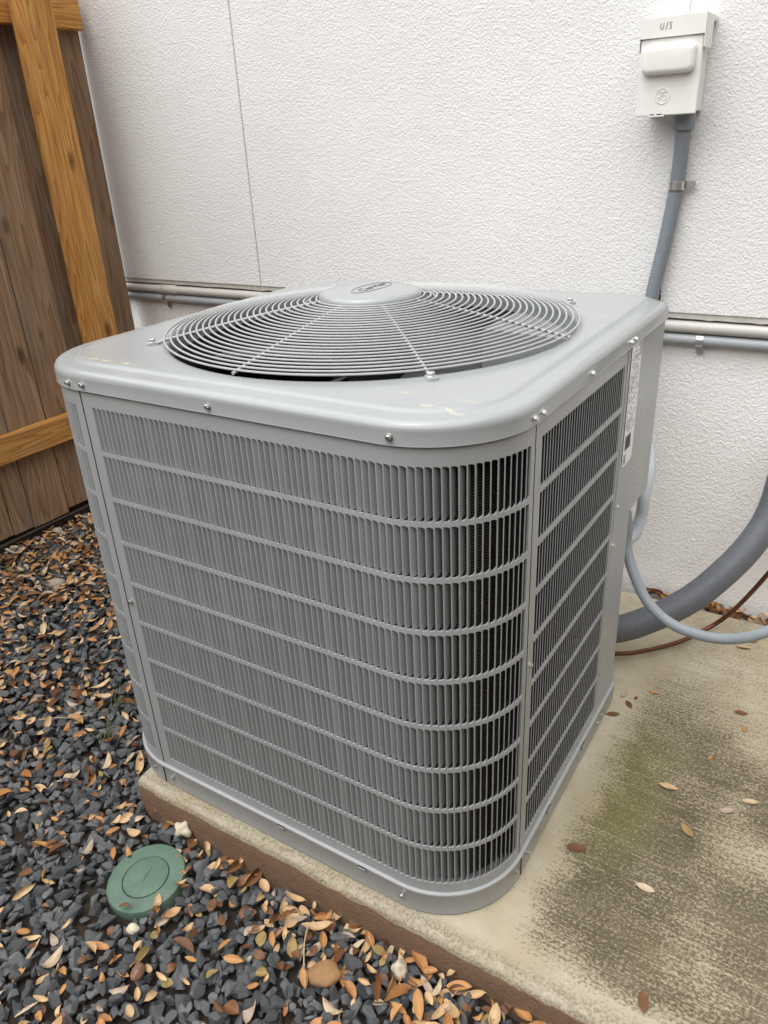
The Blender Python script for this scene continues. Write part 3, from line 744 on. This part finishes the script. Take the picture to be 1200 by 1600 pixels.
o = uv_tube('whip_conduit', spline([(.752,WY-.035,.60),(.80,WY-.14,.58),(.862,WY-.27,.51),(.870,WY-.32,.45),(.868,WY-.325,.39),(.855,WY-.35,.345),(.80,WY-.42,.32)], 14), .0138, mat_flex('pale_flexible_conduit', (.52,.56,.60), 2*math.pi/.006, .0002)); tag(o, 'pale flexible conduit bending down behind the unit\'s back corner', 'conduit')
pv = thing('pvc_pipe', 'white plastic pipe running along the wall just under the siding', 'pipe', (0, 1.224, .768))
PZ, GZ, PY = .7635, .7325, 1.2315
mb = MB(); mb.tube([(-1.5,PY,PZ),(0,PY,PZ),(2.2,PY,PZ)], .0152, 20); mb.build('pipe_run', M_pvc, pv, 60)
mb = MB(); mb.tube([(-.972,PY,PZ),(-.968,PY,PZ),(-.905,PY,PZ),(-.901,PY,PZ)], [.0165,.0183,.0183,.0165], 20); mb.tube([(-.985,PY,PZ),(-.973,PY,PZ)], .0172, 20); mb.build('coupling', M_pvc, pv, 40)
gp = thing('grey_conduit_pipe', 'straight grey conduit along the wall below the white pipe', 'pipe', (0, 1.226, .735))
mb = MB(); mb.tube([(-1.5,PY+.001,GZ),(0,PY+.001,GZ),(2.2,PY+.001,GZ)], .0136, 20); mb.build('pipe_run', M_greypvc, gp, 60)
for x in (.888, -.968): strap('strap', gp, 'h', (x,PY+.001,GZ), .0136, .016, .022); screw(gp, (x,PY+.0055,.7085), (0,-1,0), .9)

sp_ = spline([(.74,.80,.10),(.845,.845,.10),(.925,.90,.128),(.998,.95,.178),(1.053,1.0,.238),(1.093,1.05,.295),(1.12,1.10,.36),(1.13,1.13,.45),(1.135,1.15,.56)], 12)
o = uv_tube('insulated_pipe', sp_, [.0335+.0008*noise.noise((i*.3,0,0)) for i in range(len(sp_))], M_foam, n=20); tag(o, 'thick charcoal foam insulated pipe curving up from behind the air conditioner', 'pipe')
o = uv_tube('cable_hose', spline([(.80,.80,.50),(.845,.815,.455),(.8585,.82,.40),(.861,.82,.35),(.888,.80,.295),(.935,.78,.237),(1.004,.77,.203),(1.098,.76,.210),(1.18,.76,.257),(1.27,.80,.34)], 14), .0118, M_flexl); tag(o, 'thin light grey hose hanging in a loop in front of the insulated pipe', 'hose')
o = uv_tube('copper_pipe', spline([(.76,.80,.03),(.85,.868,.014),(.90,.907,.0125),(.974,.992,.013),(1.033,1.075,.028),(1.083,1.09,.092),(1.14,1.10,.205),(1.19,1.12,.32)], 12), .0058, M_copper); tag(o, 'bare brown copper pipe lying on the slab beneath the grey hose', 'pipe')

# ================================================================== VALVE BOX LID
LC = Vector((.2270, -.1510, -.0875))
lid = thing('valve_box_lid', 'round green plastic irrigation lid set in the gravel', 'lid', LC)
ML = Matrix.Translation(LC) @ Matrix.Rotation(R(4),4,'X') @ Matrix.Rotation(R(-2),4,'Y')
mb = MB(); mb.capb = True; mb.lathe([(.078,-.03),(.0785,-.002),(.0765,.0025),(.0735,.0035),(.0475,.0038),(.0462,.0015),(.0450,.0015)], 72, ML); mb.build('rim', M_lid, lid, 40)
mb = MB(); mb.lathe([(.0448,.001),(.0446,.0035),(.0435,.0042),(.012,.0046),(.0001,.0046)], 72, ML); cvr = mb.build('cover', M_lid, lid, 40)
mb = MB(); mb.lathe([(.0466,.0016),(.0446,.0016)], 72, ML); mb.build('groove', M_ink, lid)
mb = MB(); mb.tube([ML @ Vector((-.004,.02,.0045)), ML @ Vector((0,0,.0052)), ML @ Vector((.004,-.016,.0045))], [.001,.0016,.001], 6); mb.build('cover_rib', M_lid, cvr)

# ================================================================== GRAVEL
rnd = random.Random(5)
def stone_mesh(seed, n=15, flat=.62):
    rr = random.Random(seed); bm = bmesh.new()
    for _ in range(n):
        v = Vector((rr.gauss(0,1), rr.gauss(0,1), rr.gauss(0,1))).normalized(); q = rr.uniform(.82,1.0)
        bm.verts.new((v.x*q, v.y*q*rr.uniform(.7,.85), v.z*q*flat))
    ret = bmesh.ops.convex_hull(bm, input=bm.verts[:]); bmesh.ops.delete(bm, geom=[g for g in ret['geom_interior'] if isinstance(g, bmesh.types.BMVert)], context='VERTS')
    bmesh.ops.dissolve_limit(bm, angle_limit=R(12), verts=bm.verts[:], edges=bm.edges[:])
    bmesh.ops.bevel(bm, geom=bm.edges[:], offset=.045, segments=1, affect='EDGES', clamp_overlap=True)
    bm.verts.index_update(); out = ([v.co.copy() for v in bm.verts], [[v.index for v in f.verts] for f in bm.faces]); bm.free(); return out
STONES = [stone_mesh(100+i, rnd.randint(11,16), rnd.uniform(.5,.8)) for i in range(14)]
stone_me = []
for v, f in STONES:
    mb = MB(); mb.add(v, f); stone_me.append(mb.mesh('stone', M_stone, 0))
def blocked(x, y, pad=.0):
    if x > XL-.012-pad and y > YF-.010-pad: return True
    if (x-LC.x)**2+(y-LC.y)**2 < (.083+pad)**2: return True
    if x < FX-.05 or y > 1.215: return True
    if x > .10 and y > .0: return True
    return False
inst = []
def visible(p, m=60):
    q = project(p); return q and -m < q[0] < 1200+m and -m < q[1] < 1600+m
pitch = .0215
for layer in range(2):
    y = -.75
    while y < 1.22:
        x = FX-.05
        while x < 1.25:
            px, py = x+rnd.uniform(-.5,.5)*pitch, y+rnd.uniform(-.5,.5)*pitch
            x += pitch
            if layer and rnd.random() < .45: continue
            if blocked(px, py) or (px > .03 and py > .03): continue
            z = gz(px, py)
            if not visible((px,py,z), 120): continue
            sc = min(.025, max(.0085, rnd.gauss(.0160, .0042)))*(1 if layer else .95)
            zz = z-.006+rnd.uniform(-.004,.004)+(.0105 if layer else 0)
            M = Matrix.Translation((px,py,zz)) @ Matrix.Rotation(rnd.uniform(0,6.28),4,'Z') @ Matrix.Rotation(R(rnd.gauss(0,28)),4,'X') @ Matrix.Rotation(R(rnd.gauss(0,28)),4,'Y') @ Matrix.Diagonal((sc*rnd.uniform(.9,1.25), sc*rnd.uniform(.8,1.05), sc*rnd.uniform(.8,1.15), 1))
            q = project((px,py,zz)); inst.append(((sc/q[2])*(1.0 if layer else .6), rnd.randrange(14), M, q))
        y += pitch
inst.sort(key=lambda a: -a[0] if (0 < a[3][0] < 1200 and 0 < a[3][1] < 1600) else 0)
gv, gf = [], []
for i, (a, k, M, q) in enumerate(inst):
    if i < 300:
        o = bpy.data.objects.new('stone', stone_me[k]); C.objects.link(o); o.parent = ground; o.matrix_world = M
    else:
        b = len(gv); gv += [tuple(M @ v) for v in STONES[k][0]]; gf += [tuple(j+b for j in f) for f in STONES[k][1]]
mb = MB(); mb.v, mb.f = gv, gf; o = mb.build('gravel', M_stone, ground, 0); o['kind'] = 'stuff'

# single odd stones
def odd_stone(name, label, loc, size, mat, seed, smooth=60, cat='stone', rot=0, detail=.12):
    bm = bmesh.new(); bmesh.ops.create_icosphere(bm, subdivisions=3, radius=1)
    for v in bm.verts:
        d = 1+detail*2*noise.noise(v.co*1.1+Vector((seed,0,0)))+detail*.8*noise.noise(v.co*3+Vector((0,seed,0)))
        v.co = Vector((v.co.x*size[0], v.co.y*size[1], v.co.z*size[2]))*d
    me = bpy.data.meshes.new(name); bm.to_mesh(me); bm.free(); me.materials.append(mat)
    me.polygons.foreach_set('use_smooth', [True]*len(me.polygons))
    o = obj(name, me); o.location = loc; o.rotation_euler = (0,0,rot); return tag(o, label, cat)
M_lime = mat_plain('pale_limestone', (.66,.60,.46), .85, var=.25, scale=70, bump=.001)
M_tanrock = mat_plain('tan_sandstone', (.33,.185,.085), .8, var=.3, scale=50, bump=.001)
M_shell = mat_plain('speckled_pale_stone', (.42,.36,.29), .8, var=.5, scale=160, bump=.0008)
M_brown = mat_plain('brown_pebble', (.20,.115,.07), .5, var=.25, scale=70)
odd_stone('white_stone', 'knobbly white limestone pebble between the green lid and the slab', (.222,-.038,-.066), (.0165,.013,.0165), M_lime, 3.1, rot=.4, detail=.3)
odd_stone('tan_stone', 'flat tan brown rock among leaves near the bottom edge', (.660,-.142,-.064), (.029,.022,.013), M_tanrock, 8.2, rot=.7)
odd_stone('pale_stone', 'cream angular pebble against the slab edge among heaped leaves', (.772,-.074,-.058), (.014,.012,.017), M_lime, 5.7, rot=1.0, detail=.28)
odd_stone('speckled_stone', 'rounded pale speckled stone alone in the leaf litter near fence', (-.845,.455,-.030), (.028,.021,.016), M_shell, 6.5, rot=.9)
odd_stone('brown_pebble', 'smooth dark brown pebble on the gravel left of the tan rock', (.378,-.302,-.066), (.015,.011,.010), M_brown, 1.3, rot=1.8)
odd_stone('cream_pebble', 'small cream pebble beside a leaf in front of the green lid', (.305,-.250,-.066), (.0125,.009,.008), M_lime, 2.2, rot=.6)

# ================================================================== LEAVES
def leaf_mesh(name, mat, L, Wd, curl, fold, seed, twist=0):
    rr = random.Random(seed); mb = MB(); n = 9; vs = []
    for i in range(n):
        t = i/(n-1); w_ = Wd*.5*(math.sin(math.pi*min(1, t**.9*.97+.015))**.62)*(1+.12*(t-.45)); x = (t-.5)*L
        z0 = curl*L*(4*(t-.5)**2)*.5+.04*L*math.sin(t*5+seed)
        tw = twist*(t-.5)
        for u in (-1,-.5,0,.5,1):
            yy = u*w_; zz = z0+fold*abs(u)**1.3*w_+tw*yy+.05*Wd*math.sin(u*3+t*6+seed)*abs(u)
            vs.append((x, yy, zz))
    mb.add(vs, [(i*5+j, (i+1)*5+j, (i+1)*5+j+1, i*5+j+1) for i in range(n-1) for j in range(4)])
    mb.tube([(-L*.5,0,curl*L*.5+.04*L*math.sin(seed)), (-L*.58,.001,curl*L*.55+.04*L*math.sin(seed))], .0007, 4)
    return mb.mesh(name, mat, 80), list(mb.v), list(mb.f)
LEAF = {}
for c in M_leaf:
    LEAF[c] = []
    for k in range(5):
        rr = random.Random(hash((c, k)) % 1 + k*7+len(c)*31)
        LEAF[c].append(leaf_mesh('fallen_leaf', M_leaf[c], rr.uniform(.028,.060), rr.uniform(.012,.024), rr.choice((-.25,-.1,.08,.2,.35,.6)), rr.uniform(-.6,1.1), k*3+len(c), rr.uniform(-.5,.5)))
def dens(x, y):
    d = 600
    d += 1500*sstep(-.45, -1.0, x)+500*sstep(-.15,-.6,x)
    if x > .2: d += 2900*math.exp(-((y+.075)/.06)**2)*sstep(.25,.6,x)
    d += 900*math.exp(-(((x-.25)/.10)**2+((y+.06)/.04)**2))
    d *= .55+.9*max(0, .5+noise.noise((x*5, y*5, 9)))
    return d
leaves = []; tries = 0; rnd = random.Random(21); cell = .02
y = -.7
while y < 1.2:
    x = -1.16
    while x < 1.25:
        if rnd.random() < dens(x, y)*cell*cell:
            px, py = x+rnd.uniform(-.01,.01), y+rnd.uniform(-.01,.01)
            if not (blocked(px, py, -.012) or (px > .05 and py > .03)):
                z = gz(px, py)+.012+rnd.uniform(-.009,.009)
                if visible((px,py,z), 40): leaves.append((px, py, z))
        x += cell
    y += cell
desc = {'tan':'dry tan oval leaf','orange':'orange brown dry leaf','brown':'dark brown dry leaf','pale':'pale cream dry leaf','olive':'olive brown leaf','grey':'greyish tan dry leaf'}
def leaf_place(M):
    p = M.translation; d = math.hypot(p.x-LC.x, p.y-LC.y); q = project(p); t = (M.to_3x3() @ Vector((0,0,1))).normalized().z
    pose = 'on edge' if t < .62 else ('tilted' if t < .9 else 'lying flat')
    if p.x < -.6: where = 'in the leaf drift by the fence'
    elif d < .125: where = 'close beside the green lid'
    elif p.y > -.075 and p.x > .3: where = 'against the brown slab edge'
    elif p.x < .0: where = ('on gravel between fence and air conditioner' if p.x < -.3 else 'on gravel near the air conditioner\'s left base')
    elif p.x > .42: where = ('on gravel around the tan rock' if (p.x-.66)**2+(p.y+.14)**2 < .0064 else 'on gravel in front of the slab')
    else: where = 'on gravel at the bottom left' if q[1] > 1420 else 'on gravel left of the green lid'
    return pose+' '+where
def leaf_matrix(p, tilt, rot, sc):
    return Matrix.Translation(p) @ Matrix.Rotation(rot,4,'Z') @ Matrix.Rotation(R(tilt[0]),4,'X') @ Matrix.Rotation(R(tilt[1]),4,'Y') @ Matrix.Diagonal((sc,sc,sc,1))
items = []
for p in leaves:
    c = rnd.choices(['tan','orange','brown','pale','olive','grey'], [32,25,26,4,5,8])[0]; k = rnd.randrange(5)
    big = rnd.random() < .22; t = (rnd.gauss(0,16) if not big else rnd.gauss(0,48), rnd.gauss(0,12))
    sc = max(.5, min(1.1, rnd.gauss(.68,.2))); M = leaf_matrix(p, t, rnd.uniform(0,6.28), sc); q = project(p)
    inf = 0 < q[0] < 1200 and 0 < q[1] < 1600 and not (p[0] > -.0 and p[1] > .05)
    items.append((sc/q[2] if inf else 0, c, k, M))
items.sort(key=lambda a: -a[0]); lv = {c: MB() for c in M_leaf}
NI = 290
for i, (a, c, k, M) in enumerate(items):
    if i < NI and a > 0:
        o = bpy.data.objects.new('fallen_leaf', LEAF[c][k][0]); C.objects.link(o); o.matrix_world = M
        tag(o, desc[c]+' '+leaf_place(M), 'leaf', 'fallen leaves on the gravel')
    else: lv[c].add([M @ Vector(v) for v in LEAF[c][k][1]], LEAF[c][k][2])
# leaf litter: one object, several materials
me = bpy.data.meshes.new('leaf_litter'); V, F, MI = [], [], []
for mi, c in enumerate(M_leaf):
    b = len(V); V += lv[c].v; F += [tuple(j+b for j in f) for f in lv[c].f]; MI += [mi]*len(lv[c].f); me.materials.append(M_leaf[c])
# litter in the gap at the wall foot
rw = random.Random(8)
for k in range(120):
    x = rw.uniform(.84,1.35); c = rw.choice(['brown','brown','orange','tan']); mi = list(M_leaf).index(c); j = rw.randrange(5)
    M = leaf_matrix((x, 1.212+rw.uniform(-.012,.012), rw.uniform(-.006,.010)), (rw.gauss(0,30), rw.gauss(0,20)), rw.gauss(0,.6), rw.uniform(.6,.95)); b = len(V)
    V += [tuple(M @ Vector(v)) for v in LEAF[c][j][1]]; F += [tuple(q+b for q in f) for f in LEAF[c][j][2]]; MI += [mi]*len(LEAF[c][j][2])
me.from_pydata(V, [], F); me.update(); me.polygons.foreach_set('material_index', MI); me.polygons.foreach_set('use_smooth', [True]*len(F))
tag(obj('leaf_litter', me), 'dry brown leaf litter drifted over the gravel and wall foot', 'leaf litter', kind='stuff')
# leaves on the slab, each by itself
slab_leaves = [((.9613,.2603),'brown','dark red brown leaf on the slab nearest the unit\'s near corner',.9,.25),((1.0935,.2387),'pale','pale leaf on the stained slab between two brown leaves',.8,.0),
 ((1.1445,.0382),'brown','reddish brown leaf near the slab\'s front edge at bottom right',.85,1.9),((.9088,.6568),'brown','dark leaf on the slab touching the unit\'s base',.75,.5),
 ((.9095,.7395),'grey','small grey leaf on the slab at the unit\'s back corner',.7,1.5),((1.1277,.4022),'olive','olive brown leaf lying mid slab on dark stain',.85,2.4),
 ((1.0708,.4952),'tan','tan leaf lying flat on the slab above the olive leaf',.9,.05),((1.2185,.5343),'pale','cream leaf on the slab by the right edge of the picture',.75,.1),
 ((1.1829,.4884),'grey','grey leaf on the slab beside the cream leaf',.7,.5),((.9697,.7776),'tan','small tan leaf on the pale slab behind two dark leaves',.6,.0),
 ((1.1582,.7988),'brown','brown leaf on the far slab near the right edge of the picture',.7,.2),((1.1745,.7478),'orange','small rusty leaf pointing down on the far slab',.55,1.5),
 ((1.1272,.621),'orange','tiny orange leaf on the slab beside a dark blotch',.5,1.3),((.9300,.708),'brown','slim dark leaf lying askew on the pale slab',.65,2.3),((.9380,.738),'brown','tiny dark leaf at the tip of the slim leaf',.4,1.6),
 ((1.13,1.10),'orange','curled orange leaf at the wall foot beside the copper pipe',.9,.2),((1.12,1.06),'tan','tan leaf lying below the curled orange leaf by the wall',.9,.1),((.905,1.16),'tan','golden leaf standing in the wall gap behind the unit',.8,1.4)]
rnd = random.Random(2)
flat_leaf = {c: leaf_mesh('fallen_leaf', M_leaf[c], .040, .0185, .07, .18, 5+i) for i, c in enumerate(M_leaf)}
for (xy, c, lb_, sc, rot) in slab_leaves:
    o = obj('fallen_leaf', flat_leaf[c][0]); o.matrix_world = leaf_matrix((xy[0], xy[1], .0035*sc), (rnd.gauss(0,4), rnd.gauss(0,4)), rot, sc); tag(o, lb_, 'leaf')
# dry stem with a leaf, and a grass tuft
mb = MB(); mb.tube(spline([(.585,-.085,-.060),(.60,-.115,-.058),(.625,-.15,-.060),(.648,-.176,-.062)], 6), [.0012]*19, 5); M_stem = mat_plain('dry_stem', (.45,.36,.22), .7)
o = tag(mb.build('dry_stalk', M_stem), 'long thin dry leaf stalk lying beside the tan rock', 'stem')
mb = MB(); mb.tube(spline([(-.36,.03,-.070),(-.32,.055,-.064),(-.285,.07,-.062),(-.26,.105,-.068)], 6), [.0011]*19, 5)
tag(mb.build('dry_twig', M_stem), 'thin pale twig lying on the gravel left of the unit', 'twig')
M_grass = mat_plain('grass_blade', (.09,.13,.03), .6, var=.3)
rg = random.Random(6)
for (cx, cy, lab_, nb) in ((-.235,.165,'sparse tuft of green grass in gravel beside the unit',22),(-.165,.085,'tiny low green weed in gravel near the unit\'s left base',14)):
    mb = MB()
    for k in range(nb):
        a = rg.uniform(0,6.28); Lg = rg.uniform(.02,.06); bx0 = Vector((cx+rg.gauss(0,.012), cy+rg.gauss(0,.012), gz(cx,cy)+.0)); d = Vector((math.cos(a), math.sin(a), 0)); t = Vector((-d.y,d.x,0))*.0011
        p1 = bx0+d*Lg*.35+Vector((0,0,Lg*.7)); p2 = bx0+d*Lg*.9+Vector((0,0,Lg*.85))
        mb.add([bx0-t, bx0+t, p1+t*.8, p1-t*.8, p2], [(0,1,2,3),(3,2,4)])
    tag(mb.build('grass_tuft', M_grass), lab_, 'grass')
